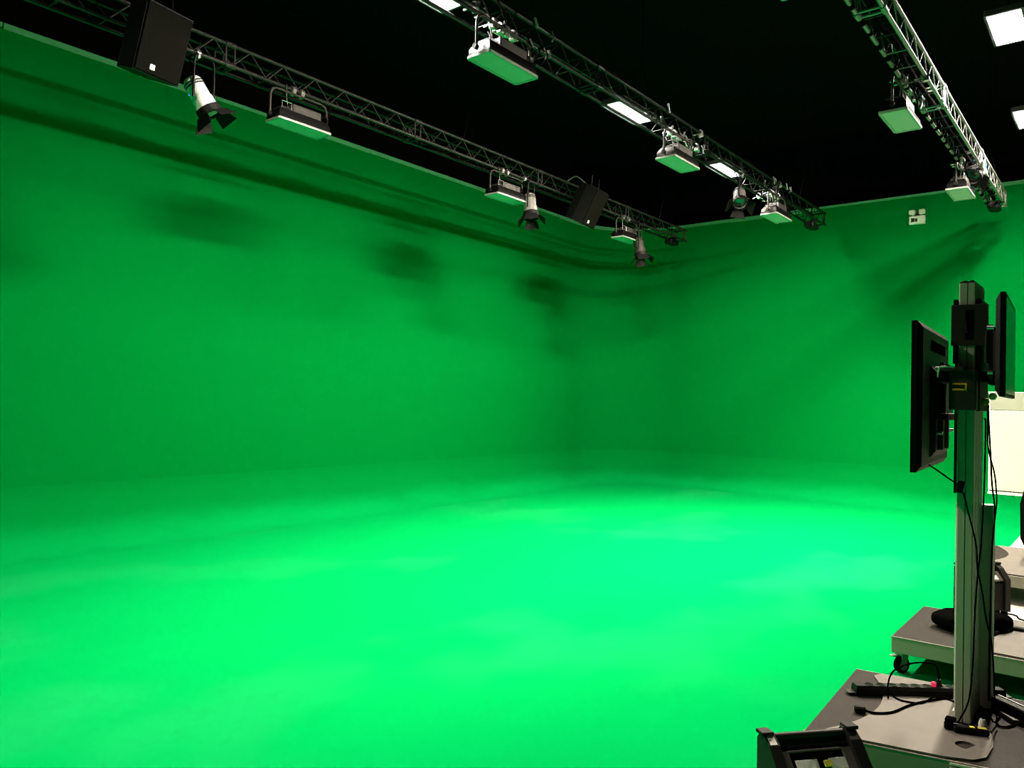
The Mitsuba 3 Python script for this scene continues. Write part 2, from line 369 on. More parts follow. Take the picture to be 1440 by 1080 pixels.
def panel(x, y, z, lit, label, chord_y, seed, cables=True, clutter=0):
    rr = random.Random(seed)
    t = thing('studio_light_panel', label, 'stage light', 'lit studio light panels' if lit else 'unlit studio light panels')
    to = T().translate([x, y, z])
    for n in PLYS:
        put(t, n, PLYS[n], None, to=to)
    if lit:
        put(t, 'diffuser', EMIT, None, to=to, label='glowing white diffuser', emitter={'type': 'area', 'radiance': {'type': 'rgb', 'value': list(LAMP)}})
    else:
        put(t, 'diffuser', DIFF, None, to=to, label='unlit white diffuser underneath')
    put(t, 'yoke', YOKE, None, to=to)
    for s_ in (-1, 1):
        put(t, 'knob', KNOB, None, to=T().translate([x + s_ * .3425, y, z]))
    zc = ZT if not lit else ZT + HT
    if not lit:                      # short spigot from the yoke up to the lower chord
        for dx in (-.05, .05):
            put(t, 'clamp', CLAMP, None, to=T().translate([x + dx, chord_y, ZT - .012]))
        put(t, 'spigot', tube([[x, y, z + .33], [x, y, z + .355], [x, chord_y, z + .355], [x, chord_y, ZT - .03]], .012, 8), 'm_blackmetal')
    else:                            # side arm from the upper chord
        put(t, 'side_arm', tube([[x, chord_y, ZT + .02], [x, chord_y, z + .345], [x, y, z + .345]], .018, 8), 'm_blackmetal')
        put(t, 'clamp', CLAMP, None, to=T().translate([x + .01, chord_y, ZT + HT - .02]))
    # safety wire and power cable with slack
    s = chord_y - y
    put(t, 'safety_wire', tube([[x - .12, y, z + .12], [x - .16, y + s * .4 - .03, z + .26], [x - .14, chord_y - .02, ZT + .02]], .004, 6, 6), 'm_steel')
    if cables:
        put(t, 'power_cable', tube([[x + .2, y, z + .15], [x + .3, y + s * .3 - .05, z + .2], [x + .36, y + s * .6, z + .1 if not lit else ZT + .05], [x + .45, chord_y, ZT + .04], [x + .7, chord_y + .02, ZT + .05]], .008, 6, 6), 'm_rubber')
    for q in range(clutter):
        hx, hy, hz = x + rr.uniform(-.15, .75), chord_y + rr.choice([0, 0, .2 if chord_y > 3 else -.19]), (rr.choice([ZT, ZT, ZT + HT]) if chord_y > 3 else ZT)
        kind = q % 4
        if kind == 0:
            put(t, 'hook_clamp', CLAMP, None, to=T().translate([hx, hy, hz - .012]).rotate([0, 0, 1], rr.uniform(0, 60)).rotate([1, 0, 0], rr.uniform(-25, 25)))
        elif kind == 1:
            put(t, 'connector', cyl([hx, hy - .03, hz - .03], [hx + rr.uniform(-.05, .05), hy - .03, hz - .03 + rr.uniform(.05, .1)], .013, 8), 'm_steel')
        elif kind == 2:
            put(t, 'cable_drop', tube([[hx, hy - .03, hz + .02], [hx + .05, hy - .06, hz - .09], [hx + .15, hy - .05, hz - .14 - rr.uniform(0, .06)], [hx + .26, hy - .03, hz - .06], [hx + .3, hy - .02, hz + .02]], .007, 6, 6), 'm_rubber', 60)
        else:
            put(t, 'steel_link', tube([[hx, hy - .025, hz + .03], [hx + .02, hy - .035, hz - .02], [hx + rr.uniform(-.03, .05), hy - .03, hz - .07]], .006, 6, 4), 'm_steel', 60)
    return t
ZP = 4.365
panel(4.62, 6.56, ZP, False, 'unlit light panel in a round yoke under the left truss, right of the white spotlight', 6.60, 11)
panel(7.92, 6.56, ZP, False, 'unlit light panel in a round yoke under the left truss, left of the grey spotlight', 6.60, 12)
panel(11.08, 6.56, ZP, False, 'small far unlit light panel at the corner end of the left truss', 6.60, 13)
panel(4.74, 3.985, ZP, False, 'largest unlit light panel with green underside, beside the brightest lamp at the top', 4.07, 14, clutter=22)
panel(7.83, 3.99, ZP, False, 'unlit light panel with green underside between the two farther lit lamps', 4.07, 15, clutter=22)
panel(10.90, 3.99, ZP, False, 'unlit light panel beside the silver spotlight at the far end of the middle truss', 4.07, 16, clutter=22)
panel(4.70, 1.70, ZP, False, 'unlit light panel cut by the top edge of the photo, left of the right truss', 1.692, 17, clutter=6)
panel(7.80, 1.70, ZP, False, 'unlit light panel with green underside halfway along the right truss', 1.692, 18, clutter=6)
panel(10.90, 1.68, ZP, False, 'unlit light panel at the far end of the right truss, near the emergency sign', 1.692, 19, clutter=6)

def lit_lamp(x, y, z, chord_y, label, power=1.0):
    """A slightly bulging diffuser under a black tray: the lamps that light the room. z = plane of the diffuser."""
    t = thing('diffuser_lamp', label, 'stage light', 'lit lamps under the trusses')
    to = T().translate([x, y, z])
    put(t, 'tray', TRAY, None, to=to)
    put(t, 'rim', RIM, None, to=to)
    put(t, 'ballast_box', BALLAST, None, to=to)
    put(t, 'diffuser', DOME, None, to=to, label='glowing diffuser', emitter={'type': 'area', 'radiance': {'type': 'rgb', 'value': [power * q for q in LAMP]}})
    if chord_y is not None:
        put(t, 'hanger', tube([[x, y, z + .10], [x, y, z + .145], [x, chord_y, z + .145], [x, chord_y, ZT + HT + .01]], .014, 8), 'm_blackmetal')
        put(t, 'clamp', CLAMP, None, to=T().translate([x, chord_y, ZT + HT - .012]))
    else:
        put(t, 'hanger', cyl([x, y, z + .12], [x, y, CEIL - .002], .014, 8), 'm_blackmetal')
        put(t, 'power_cable', tube([[x + .05, y, z + .11], [x + .06, y + .02, z + .5], [x + .02, y, z + 1.2], [x + .03, y, CEIL - .002]], .007, 6, 5), 'm_rubber')
    return t
TRAY = mikit.ply(bx([0, 0, .022], [.74, .29, .04], .008), 'm_blackmetal', smooth=False)
RIM = mikit.ply(prism(rrect(.76, .31).difference(rrect(.725, .275)), .05, -.002), 'm_darkgrey', smooth=False)
_u, _v = np.meshgrid(np.linspace(-1, 1, 9), np.linspace(-1, 1, 7), indexing='ij')
_w = (1 - _u ** 4) * (1 - _v ** 4)
_vv = np.stack([_u * .355, _v * .134, -.004 - .026 * _w], -1).reshape(-1, 3)
_q = np.array([[i * 7 + j, i * 7 + j + 1, (i + 1) * 7 + j + 1, (i + 1) * 7 + j] for i in range(8) for j in range(6)])
DOME = mikit.ply((_vv, _q), 'm_white', smooth=True)
BALLAST = mikit.ply(bx([0, 0, .08], [.30, .14, .075], .008), 'm_blackmetal', smooth=False)
ZG = 4.985
lit_lamp(0.4, 4.485, ZG, 4.27, 'added dimmer fill lamp beyond the top edge of the photo, nearest on the middle truss', .3)  # unseen fill lamp added to brighten the near-left floor
lit_lamp(4.30, 4.485, ZG, 4.27, 'brightest lit lamp, at the top edge of the photo')
lit_lamp(7.58, 4.485, ZG, 4.27, 'lit lamp at the middle of the middle truss')
lit_lamp(10.25, 4.485, ZG, 4.27, 'lit lamp farthest along the middle truss')
lit_lamp(8.49, .933, 5.30, None, 'lit lamp at the upper right corner of the photo')
lit_lamp(11.30, 1.014, 5.30, None, 'lit lamp cut by the right edge of the photo, below the corner lamp')

# ------------------------------------------------------------------ spotlights
def aim(m, pos, d, spin=0.0):
    """Turn a mesh that points along -z to point along d, then move it."""
    d = np.asarray(d, float) / np.linalg.norm(d)
    a = np.cross([0, 0, -1.0], d)
    R = trimesh.geometry.align_vectors([0, 0, -1], d)
    M = np.eye(4); M[:3, :3] = R[:3, :3]
    m = m.copy()
    m.apply_transform(trimesh.transformations.rotation_matrix(spin, [0, 0, 1]))
    m.apply_transform(M); m.apply_translation(pos)
    return m

def spotlight(pos, d, body, label, chord, s=1.0, spin=0.4, accent=None):
    t = thing('spotlight', label, 'spotlight', 'spotlights on the trusses')
    A = lambda m: aim(mv(m, [0, 0, 0]), pos, d, spin)
    sc = lambda m: (m.apply_scale(s), m)[1]
    can = lathe([(0, .19), (.055, .188), (.07, .17), (.075, .15), (.075, .02), (.082, .015), (.082, -.10), (.078, -.105), (.078, -.02), (0, -.02)], 22)
    put(t, 'body', A(sc(can)), body, 30)
    put(t, 'collar', A(sc(lathe([(.079, -.06), (.098, -.062), (.1, -.12), (.094, -.125), (.09, -.1), (.079, -.1)], 20))), 'm_black', 30)
    put(t, 'lens', A(sc(lathe([(0, -.075), (.04, -.072), (.078, -.06)], 20))), 'm_lens', 40)
    put(t, 'vent_rings', A(sc(cat(*[lathe([(.0752, z), (.079, z + .003), (.079, z + .009), (.0752, z + .012)], 20) for z in (.12, .14)]))), accent or 'm_darkgrey', 30)
    for q in range(4):
        leaf = prism([(-.065, 0), (.065, 0), (.09, .10), (-.09, .10)], .004)
        leaf = rot(leaf, [1, 0, 0], -65 if q % 2 else -50)
        leaf = mv(leaf, [0, .098, -.12])
        leaf = rot(leaf, [0, 0, 1], 90 * q)
        put(t, 'barn_door', A(sc(leaf)), 'm_black', False)
    put(t, 'back_cap', A(sc(cat(bx([0, 0, .18], [.07, .05, .04], .006), cyl([0, .03, .15], [0, .05, .2], .006, 6)))), 'm_black')
    # yoke reaches from both sides of the body to the chord
    pos = np.asarray(pos, float); c = np.asarray(chord, float)
    side = np.array([math.cos(.3), math.sin(.3), 0]) * .105 * s
    mid = c + [0, 0, -.05]
    drop = np.array([0, 0, max(.12, mid[2] - pos[2] - .03)])
    put(t, 'yoke', tube([pos + side, pos + side + drop * .75, pos + side * .7 + drop * .95, mid, pos - side * .7 + drop * .95, pos - side + drop * .75, pos - side], .011, 8, 3), 'm_blackmetal', 50)
    put(t, 'clamp', CLAMP, None, to=T().translate((c + [0, 0, -.012]).tolist()))
    put(t, 'power_cable', tube([pos + np.array([0, .02, .12]), pos + np.array([-.08, .0, .26]), c + np.array([-.12, 0, -.06]), c + np.array([-.2, .03, .02])], .006, 6, 6), 'm_rubber', 60)
    return t
s1 = spotlight((3.52, 6.42, 4.27), (.42, -.25, -.8), 'm_white', 'white spotlight with open black barn doors, right of the big black speaker', (3.55, 6.60, ZT), 1.12)
put(s1, 'indicator_light', bx([3.375, 6.40, 4.27], [.012, .012, .012], .003), 'm_blue', False, label='small blue indicator', emitter={'type': 'area', 'radiance': {'type': 'rgb', 'value': [.1, .15, 2.5]}})
spotlight((8.28, 6.42, 4.30), (-.15, -.25, -1), 'm_silver', 'grey spotlight pointing down, right of the second light panel on the left truss', (8.35, 6.60, ZT), 1.12)
spotlight((11.25, 6.40, 4.22), (-.1, -.3, -1), 'm_darkgrey', 'small dark spotlight farthest along the left truss, near the room corner', (11.2, 6.60, ZT), 1.1)
spotlight((9.72, 4.05, 4.40), (-.5, -.25, -.6), 'm_silver', 'silver spotlight facing the camera, hanging under the middle truss', (9.8, 4.07, ZT), 1.05)
spotlight((11.35, 1.60, 4.74), (-.6, .1, -.5), 'm_silver', 'silver and blue spotlight tucked into the far end of the right truss', (11.45, 1.692, ZT + .02), 1.25, accent='m_blue')

for (hx, hy, lab) in ((12.95, 6.70, 'black chain hoist at the far end of the left truss'), (13.0, 4.17, 'black chain hoist at the far end of the middle truss'), (13.2, 1.60, 'black chain hoist at the far end of the right truss')):
    t = thing('chain_hoist', lab, 'chain hoist', 'chain hoists at the truss ends')
    put(t, 'body', cat(bx([hx, hy, ZT - .075], [.30, .15, .10], .02), cyl([hx - .2, hy, ZT - .075], [hx + .2, hy, ZT - .075], .04, 14)), 'm_black')
    put(t, 'hook_bar', bx([hx, hy, ZT - .012], [.05, .24, .02], .004), 'm_blackmetal')
    put(t, 'chain', tube([[hx, hy, ZT], [hx, hy, CEIL - .003]], .006, 6), 'm_rubber')

# ------------------------------------------------------------------ hanging loudspeakers
def speaker(pos, yaw, pitch, label, hook):
    t = thing('loudspeaker', label, 'loudspeaker', 'loudspeakers on the left truss')
    M = T().translate(pos).rotate([0, 0, 1], yaw).rotate([1, 0, 0], pitch)          # local front is -y
    cab = mv(prism([(-.21, -.16), (.21, -.16), (.21, .02), (.13, .18), (-.13, .18), (-.21, .02)], .55), [0, 0, -.275])
    put(t, 'cabinet', cab, 'm_black', False, M)
    put(t, 'grille', bx([0, -.168, 0], [.40, .014, .53], .004), 'm_speaker', False, M)
    put(t, 'badge', bx([-.06, -.178, -.21], [.045, .006, .045], .002), 'm_white', False, M, label='small white square badge')
    put(t, 'bracket', cat(bx([0, .0, .285], [.30, .05, .012], .003), tube([[-.12, 0, .285], [-.12, .05, .42]], .01, 6), tube([[.12, 0, .285], [.12, .05, .42]], .01, 6)), 'm_blackmetal', 35, M)
    put(t, 'safety_chain', tube(hook, .008, 6, 4), 'm_steel', 60)
    return t
speaker((2.99, 6.30, 4.565), 10, 18, 'large black loudspeaker with white badge, at the near end of the left truss', [[2.93, 6.4, 4.84], [2.85, 6.5, 5.0], [2.87, 6.6, 4.97]])
speaker((9.52, 6.33, 4.595), 8, 27, 'smaller-looking black loudspeaker with white badge, at the far part of the left truss', [[9.5, 6.3, 4.88], [9.42, 6.45, 5.02], [9.4, 6.6, 4.97]])

# ------------------------------------------------------------------ emergency light on the back wall
t = thing('emergency_light', 'twin-head emergency light with exit pictogram high on the green back wall', 'emergency light')
ex, ey, ez = XB - .06, 2.92, 4.945
put(t, 'case', bx([ex + .01, ey, ez], [.07, .255, .148], .01), 'm_exit')
put(t, 'sign_face', bx([ex - .028, ey, ez], [.006, .235, .128], .002), 'm_white', False)
put(t, 'pictogram', cat(bx([ex - .033, ey + .055, ez], [.004, .05, .06], .001), bx([ex - .033, ey + .005, ez - .005], [.004, .035, .055], .001), bx([ex - .033, ey + .08, ez + .0], [.004, .012, .08], .001)), 'm_darkgrey', False, label='dark exit pictogram')
for s in (-1, 1):
    put(t, 'lamp_head', cat(bx([ex - .005, ey + s * .078, ez + .137], [.07, .10, .083], .012), cyl([ex, ey + s * .058, ez + .066], [ex, ey + s * .075, ez + .106], .012, 8)), 'm_exit')
put(t, 'bracket', bx([ex, ey, ez + .1], [.04, .03, .08], .004), 'm_darkgrey')

# ------------------------------------------------------------------ white board on the back wall
t = thing('white_board', 'large white board with cream top strip on the back wall, right of the monitor column', 'board')
wx = XB - .075
put(t, 'panel', bx([wx, .75, 1.025], [.03, 2.12, 1.33], .003), 'm_board', False)
put(t, 'top_strip', bx([wx, .75, 1.835], [.03, 2.12, .28], .003), 'm_boardstrip', False, label='cream strip along the top')
for c, d in (([wx - .005, .75, 1.98], [.04, 2.16, .02]), ([wx - .005, .75, .345], [.04, 2.16, .03]), ([wx - .005, 1.81, 1.17], [.04, .02, 1.62]), ([wx - .005, -.32, 1.17], [.04, .02, 1.62])):
    put(t, 'frame', bx(c, d, .003), 'm_white', False)
put(t, 'seam', bx([wx - .016, .75, .388], [.006, 2.1, .016], .001), 'm_darkgrey', False)
for y in (1.5, 0.0):
    put(t, 'wall_hook', bx([wx + .045, y, 1.9], [.05, .04, .04], .004), 'm_darkgrey', False)

# ------------------------------------------------------------------ platforms
def caster(parent, x, y, yaw):
    c = put(parent, 'caster', cat(bx([0, 0, .128], [.09, .09, .008], .002), *[mv(prism([(-.03, 0), (.03, 0), (.012, -.085), (-.012, -.085)], .004), [0, 0, 0]).apply_transform(trimesh.transformations.rotation_matrix(math.pi / 2, [1, 0, 0])).apply_translation([0, s * .026 + .002, .125]) for s in (-1, 1)], bx([.055, 0, .115], [.07, .03, .008], .002)), 'm_galv', 35, T().translate([x, y, 0]).rotate([0, 0, 1], yaw))
    put(c, 'wheel', cat(cyl([0, -.018, .05], [0, .018, .05], .05, 20), cyl([0, -.023, .05], [0, .023, .05], .015, 10)), 'm_rubber', 35, T().translate([x, y, 0]).rotate([0, 0, 1], yaw))
    put(c, 'hub', cat(cyl([0, -.0195, .05], [0, .0195, .05], .033, 16)), 'm_wheel', 35, T().translate([x, y, 0]).rotate([0, 0, 1], yaw))

def platform(quad, label, near_split=None):
    """quad: far-left, near-left, near-right, far-right corners of the deck (x, y)."""
    t = thing('stage_platform', label, 'platform', 'rolling stage platforms')
    pg = Polygon(quad)
    put(t, 'deck', prism(pg.buffer(-.006, join_style=2), .018, .232), 'm_deck', False, label='black plywood deck')
    outer, inner = pg, pg.buffer(-.03, join_style=2)
    q = [np.array(p, float) for p in quad]
    cen = sum(q) / 4
    for a, b in zip(q, q[1:] + q[:1]):
        d = (b - a) / np.linalg.norm(b - a); n = np.array([-d[1], d[0]])
        if n @ (cen - a) < 0: n = -n
        pa, pb = a + n * .012, b + n * .012
        L = np.linalg.norm(pb - pa)
        ang = math.degrees(math.atan2(d[1], d[0]))
        to = T().translate([*((pa + pb) / 2), .196]).rotate([0, 0, 1], ang)
        put(t, 'side_rail', bx([0, 0, 0], [L - .006, .02, .098], .003), 'm_rail', False, to) if abs(d[0]) > .7 else put(t, 'side_rail', cat(bx([0, 0, 0], [L - .006, .02, .098], .003), bx([0, -.003 * (1 if (np.array([-math.sin(math.radians(ang)), math.cos(math.radians(ang))]) @ n) > 0 else -1), .0495], [L - .006, .024, .007], .002)), 'm_rail', False, to)
    for p in q:
        c = p + np.array([.11 if cen[0] > p[0] else -.11, .04 if cen[1] > p[1] else -.04])
        caster(t, c[0], c[1], rnd.uniform(120, 160))
    put(t, 'cross_beam', cat(*[bx([(q[0][0] * w + q[1][0] * (1 - w)) + .0, (q[0][1] + q[3][1]) / 2, .18], [.05, abs(q[0][1] - q[3][1]) - .1, .06], .004) for w in (.25, .75)]), 'm_darkgrey', False)
    return t
A5 = math.radians(5.0)
ax = np.array([-math.cos(A5 * .5), -math.sin(A5 * .5)]); ay = np.array([math.sin(A5 * 1.35), -math.cos(A5 * 1.35)])
p1a = np.array([4.555, 1.184]); p1b = np.array([3.532, 1.135]); ayn = np.array([.207, -.978]); p1c = p1b + ayn * 1.9; p1d = p1a + ay * 1.9
P1 = platform([p1a, p1b, p1c, p1d], 'nearest black stage platform, under the monitor column and power strip')
P2 = platform([(6.33, 1.185), (5.362, 1.185), (5.40, -.85), (6.36, -.85)], 'second black stage platform behind the monitor column, with a black pouch on it')
P3 = platform([(9.68, 1.14), (8.04, 1.14), (8.04, -.9), (9.68, -.9)], 'farthest stage platform at the right edge, with grey plate')
# ribbed front moulding of the nearest platform
fr = p1b + ayn * .55
for i in range(5):
    c = fr + ayn * .62
    put(P1, 'rib', bx([0, 0, 0], [1.2, .012, .011], .003), 'm_board', False, T().translate([c[0] - .004, c[1], .238 - .018 * i]).rotate([0, 0, 1], math.degrees(math.atan2(ayn[1], ayn[0]))), label='bright ribbed aluminium edge' if i == 0 else None)

# grey plates with concave sides lying on the platforms
def plate(poly, label, hole=None):
    g = Polygon(poly).buffer(-.03, 6).buffer(.03, 6)
    if hole is not None:
        g = g.difference(hole)
    m = prism(g, .008, .2505)
    k = solo('floor_plate', m, 'm_plate', label, 'plate', False, 'grey plates on the platforms')
    return k
arc1 = [(4.03 + .455 * c - .0, 1.074 - .132 * (1 - c * c)) for c in np.linspace(1, -1, 15)]
plate1 = arc1 + [(3.568, 1.0), (3.592, .89), (3.628, .72), (3.654, .60), (3.70, .50), (3.76, .462), (3.90, .455), (3.99, .465), (4.12, .50), (4.22, .52), (4.30, .535), (4.36, .60), (4.42, .66), (4.55, .66), (4.595, .71), (4.56, .99), (4.535, 1.05)]
hole1 = affinity.rotate(Point(3.84, .545).buffer(.042, 12).intersection(sbox(3.79, .525, 3.89, .60)), -20)
plate(plate1, 'grey plate with concave left side and a cut-out, under the monitor column', hole1)
arc2 = [(5.98 + .34 * c, .70 + .04 - .05 * (1 - c * c) ) for c in np.linspace(1, -1, 13)]
arc2 = [(6.33, .86)] + [(6.33 - .9 * t, .86 - .20 * math.sin(math.pi * min(1, t * 1.0)) - .0) for t in np.linspace(.06, .94, 13)] + [(5.40, .84)]
plate(arc2 + [(5.40, .80), (5.41, -.6), (6.33, -.6)], 'grey plate on the second platform, behind the column')
arc3 = [(9.66, 1.12)] + [(9.66 - 1.2 * t, 1.12 - .17 * math.sin(math.pi * t)) for t in np.linspace(.05, .95, 13)] + [(8.46, 1.11), (8.06, 1.11)]
plate(arc3 + [(8.06, -.6), (9.64, -.6)], 'grey plate on the farthest platform at the right edge')

# ------------------------------------------------------------------ monitor column
ZB = .2585
st = thing('monitor_stand', 'tall aluminium profile column carrying two monitors on the nearest platform', 'stand')
cx0, cx1, cy0, cy1 = 4.085, 4.365, .565, .632
prof = sbox(cx0, cy0, cx1, cy1).buffer(-.006).buffer(.006, 4)
for gx in (4.155, 4.225, 4.295):
    prof = prof.difference(sbox(gx - .004, cy0 - .01, gx + .004, cy0 + .009)).difference(sbox(gx - .004, cy1 - .009, gx + .004, cy1 + .01))
prof = prof.difference(sbox(cx0 - .01, .5945, cx0 + .012, .5995))
put(st, 'column', prism(prof, 2.283 - ZB, ZB), 'm_alumat', False)
put(st, 'column_cap', cat(prism(sbox(cx0 + .004, cy0 + .004, cx1 - .004, cy1 - .004), .008, 2.283), *[cyl([x, y, 2.291], [x, y, 2.299], .008, 10) for x in (4.12, 4.33) for y in (.585, .612)]), 'm_darkgrey')
put(st, 'rear_profile', prism(sbox(4.372, .520, 4.452, .68).buffer(-.005).buffer(.005, 3), 1.235 - ZB, ZB), 'm_alumat', False, label='shorter dark green-looking profile behind the column')
put(st, 'base_flange', bx([4.225, .60, ZB + .0035], [.30, .085, .006], .002), 'm_black', False)
up = put(st, 'upper_mounting_plate', bx([4.076, .588, 2.087], [.012, .145, .19], .002), 'm_darkgrey', False, label='square black plate near the top of the column')
put(up, 'cable_tie_block', cat(bx([4.066, .588, 2.13], [.01, .03, .05], .004), bx([4.064, .586, 2.085], [.012, .022, .06], .004), bx([4.066, .588, 2.035], [.01, .03, .03], .004)), 'm_rubber')
put(st, 'rear_strap', bx([4.078, .637, 1.62], [.012, .012, .62], .002), 'm_darkgrey', False)
put(st, 'clamp_bar', cat(bx([4.22, .645, 2.06], [.26, .02, .30], .003), bx([4.22, .553, 1.95], [.26, .016, .52], .003)), 'm_black', False)
lo = put(st, 'lower_mount_box', cat(bx([4.045, .603, 1.787], [.07, .108, .185], .004), bx([4.03, .64, 1.88], [.13, .10, .018], .004)), 'm_darkgrey', False, label='dark mount box with an orange label')
put(lo, 'orange_label', cat(bx([4.0085, .613, 1.813], [.003, .06, .008], .0005), bx([4.0085, .613, 1.788], [.003, .06, .010], .0005), bx([4.0085, .588, 1.80], [.003, .008, .03], .0005)), 'm_orange', False, label='orange printed label')
put(st, 'support_arm', tube([[4.04, .66, 1.85], [4.02, .70, 1.86]], .02, 8), 'm_black')
put(st, 'support_arm', bx([4.2, .685, 1.84], [.36, .05, .04], .004), 'm_black')
put(st, 'support_arm', bx([4.2, .685, 1.66], [.36, .05, .03], .004), 'm_black')
put(st, 'support_arm', bx([4.2, .515, 2.05], [.12, .06, .05], .004), 'm_black')
put(st, 'support_arm', bx([4.2, .515, 1.85], [.12, .06, .05], .004), 'm_black')
put(st, 'knob', lathe([(0, .018), (.012, .014), (.018, 0), (.012, -.014), (0, -.018)], 12).apply_translation([4.31, .520, 1.762]), 'm_white', 50, label='small white knob')
put(st, 'knob', lathe([(0, .018), (.014, .014), (.02, 0), (.014, -.014), (0, -.018)], 12).apply_translation([4.22, .541, 1.735]), 'm_orange', 50)
put(st, 'white_wire', tube([[3.99, .70, 1.845], [3.90, .68, 1.872], [3.885, .672, 1.884], [3.93, .64, 1.888], [4.02, .62, 1.884]], .004, 6, 5), 'm_white', 60)
put(st, 'foot_block', cat(bx([3.975, .635, ZB + .018], [.034, .034, .036], .006), bx([3.985, .63, ZB + .042], [.045, .04, .012], .004)), 'm_rubber')

# left monitor (seen from its back) and right monitor (screen towards the right)
def monitor(near, far, z0, z1, thick, side, label):
    """near, far: (x, y) ends of the rear face at the near and far end; side: +1 if the screen looks to +y, -1 if to -y."""
    near, far = np.array(near), np.array(far)
    L = np.linalg.norm(far - near); ang = math.degrees(math.atan2(far[1] - near[1], far[0] - near[0]))
    M = T().translate([*near, 0]).rotate([0, 0, 1], ang)
    t = thing('monitor', label, 'monitor', 'monitors on the column')
    h, zc = z1 - z0, (z0 + z1) / 2
    s = side
    rear = hull([[x, s * y, z] for (i, y) in ((.0, thick), (.0, thick * .6), (.03, .0)) for x in (i, L - i) for z in (z0 + i, z1 - i)])
    put(t, 'housing', rear, 'm_black', False, M)
    put(t, 'bezel', bx([L / 2, s * (thick + .004), zc], [L, .008, h], .002), 'm_black', False, M)
    put(t, 'screen', bx([L / 2, s * (thick + .0085), zc], [L - .03, .002, h - .03], .0005), 'm_screen', False, M)
    bulge = hull([[x, s * y, z] for (i, y) in ((.0, .0), (.03, -.022)) for x in (L * .28 + i, L * .85 - i) for z in (z0 + h * .08 + i, z0 + h * .72 - i)])
    put(t, 'electronics_cover', bulge, 'm_black', False, M)
    for fx, fz in ((.30, .70), (.36, .25), (.80, .26), (.78, .62)):
        put(t, 'bolt', cyl([L * fx, s * -.018, z0 + h * fz], [L * fx, s * -.045, z0 + h * fz], .009, 8), 'm_steel', 35, M)
    put(t, 'wall_bracket', cat(*[bx([L * fx, s * -.034, z0 + h * .44], [.035, .02, h * .62], .003) for fx in (.42, .62)], bx([L * .52, s * -.05, z0 + h * .52], [L * .3, .012, h * .34], .003)), 'm_darkgrey', False, M)
    put(t, 'vent_slots', cat(*[bx([L * .3 + i * .02, s * -.003, z0 + h * .86], [.008, .006, .05], .001) for i in range(int(L * .5 / .02))]), 'm_rubber', False, M)
    return t
monitor((3.885, .745), (4.85, .795), 1.405, 2.10, .036, +1, 'larger black monitor on the left of the column, seen from behind')
monitor((3.79, .452), (4.50, .489), 1.755, 2.195, .030, -1, 'smaller monitor on the right of the column with green reflections in its screen')

# cables hanging on the column
def cable(pts, r, label, sm=6, mat='m_rubber', group=None):
    return solo('cable', tube(pts, r, 7, sm), mat, label, 'cable', 60, group)
t = thing('adapter_cable', 'thin black cable with an inline adapter hanging from the left monitor down the column', 'cable')
put(t, 'cord', tube([[3.992, .734, 1.44], [4.006, .66, 1.386], [4.019, .603, 1.334], [4.043, .577, 1.225], [4.062, .549, 1.087], [4.071, .543, .974], [4.086, .527, .878], [4.102, .511, .749], [4.12, .493, .653], [4.134, .484, .524], [4.15, .48, .38], [4.16, .47, .275]], .0035, 7, 6), 'm_rubber', 60)
put(t, 'inline_adapter', rot(bx([0, 0, 0], [.022, .03, .055], .006), [1, 0, 0], 14).apply_translation([4.016, .607, 1.345]), 'm_black')
cable([[4.057, .52, 1.66], [4.057, .516, 1.622], [4.06, .519, 1.365], [4.06, .528, 1.107], [4.056, .535, 1.011], [4.052, .544, .882], [4.051, .55, .721], [4.051, .554, .56], [4.044, .568, .383], [4.02, .605, .282]], .0035, 'black cable running down the front of the column to the small foot block')
cable([[4.36, .548, 1.78], [4.372, .551, 1.754], [4.377, .548, 1.65], [4.383, .545, 1.512], [4.395, .520, 1.391], [4.400, .512, 1.305], [4.395, .510, 1.236], [4.362, .522, 1.028], [4.362, .526, .578], [4.362, .526, .30]], .0032, 'black cable hanging down the right edge of the column from the right monitor')
cable([[4.31, .538, 1.72], [4.32, .538, 1.668], [4.332, .529, 1.481], [4.34, .523, 1.344], [4.36, .512, 1.2], [4.358, .522, 1.0], [4.360, .528, .6], [4.360, .53, .3]], .0035, 'thin black cable slack beside the right edge of the column')

# ------------------------------------------------------------------ things on the nearest platform
def zl(a, b):
    a, b = np.array(a), np.array(b)
    return np.linalg.norm(b - a), math.degrees(math.atan2(b[1] - a[1], b[0] - a[0])), (a + b) / 2
L, ang, c = zl((4.15, 1.085), (4.60, .50))
M = T().translate([c[0], c[1], .2505]).rotate([0, 0, 1], ang)
t = thing('power_strip', 'long black power strip lying on the nearest platform beside the column', 'power strip')
put(t, 'housing', hull([[sx * (L / 2 - e), sy * w, z] for sx in (-1, 1) for sy in (-1, 1) for e, w, z in ((0, .032, .009), (0, .032, .035), (.004, .024, .05))]), 'm_black', False, M)
put(t, 'end_bracket', cat(bx([-L / 2 - .012, 0, .012], [.05, .05, .006], .002), bx([L / 2 + .012, 0, .012], [.05, .05, .006], .002)), 'm_grey', False, M)
for i in range(11):
    so = put(t, 'socket', lathe([(.019, .0500), (.021, .0525), (.0235, .0525), (.0245, .0500)], 14).apply_translation([-L / 2 + .075 + i * .058, 0, 0]), 'm_darkgrey', 30, M)
    put(so, 'well', cyl([-L / 2 + .075 + i * .058, 0, .0495], [-L / 2 + .075 + i * .058, 0, .0508], .019, 14), 'm_blackgloss', False, M)
put(t, 'switch', bx([-L / 2 + .075 + 5.5 * .058, -.005, .062], [.022, .02, .026], .005), 'm_red', 35, M, label='glowing red switch', emitter={'type': 'area', 'radiance': {'type': 'rgb', 'value': [.8, .03, .12]}})
e = np.array([math.cos(math.radians(ang)), math.sin(math.radians(ang))])
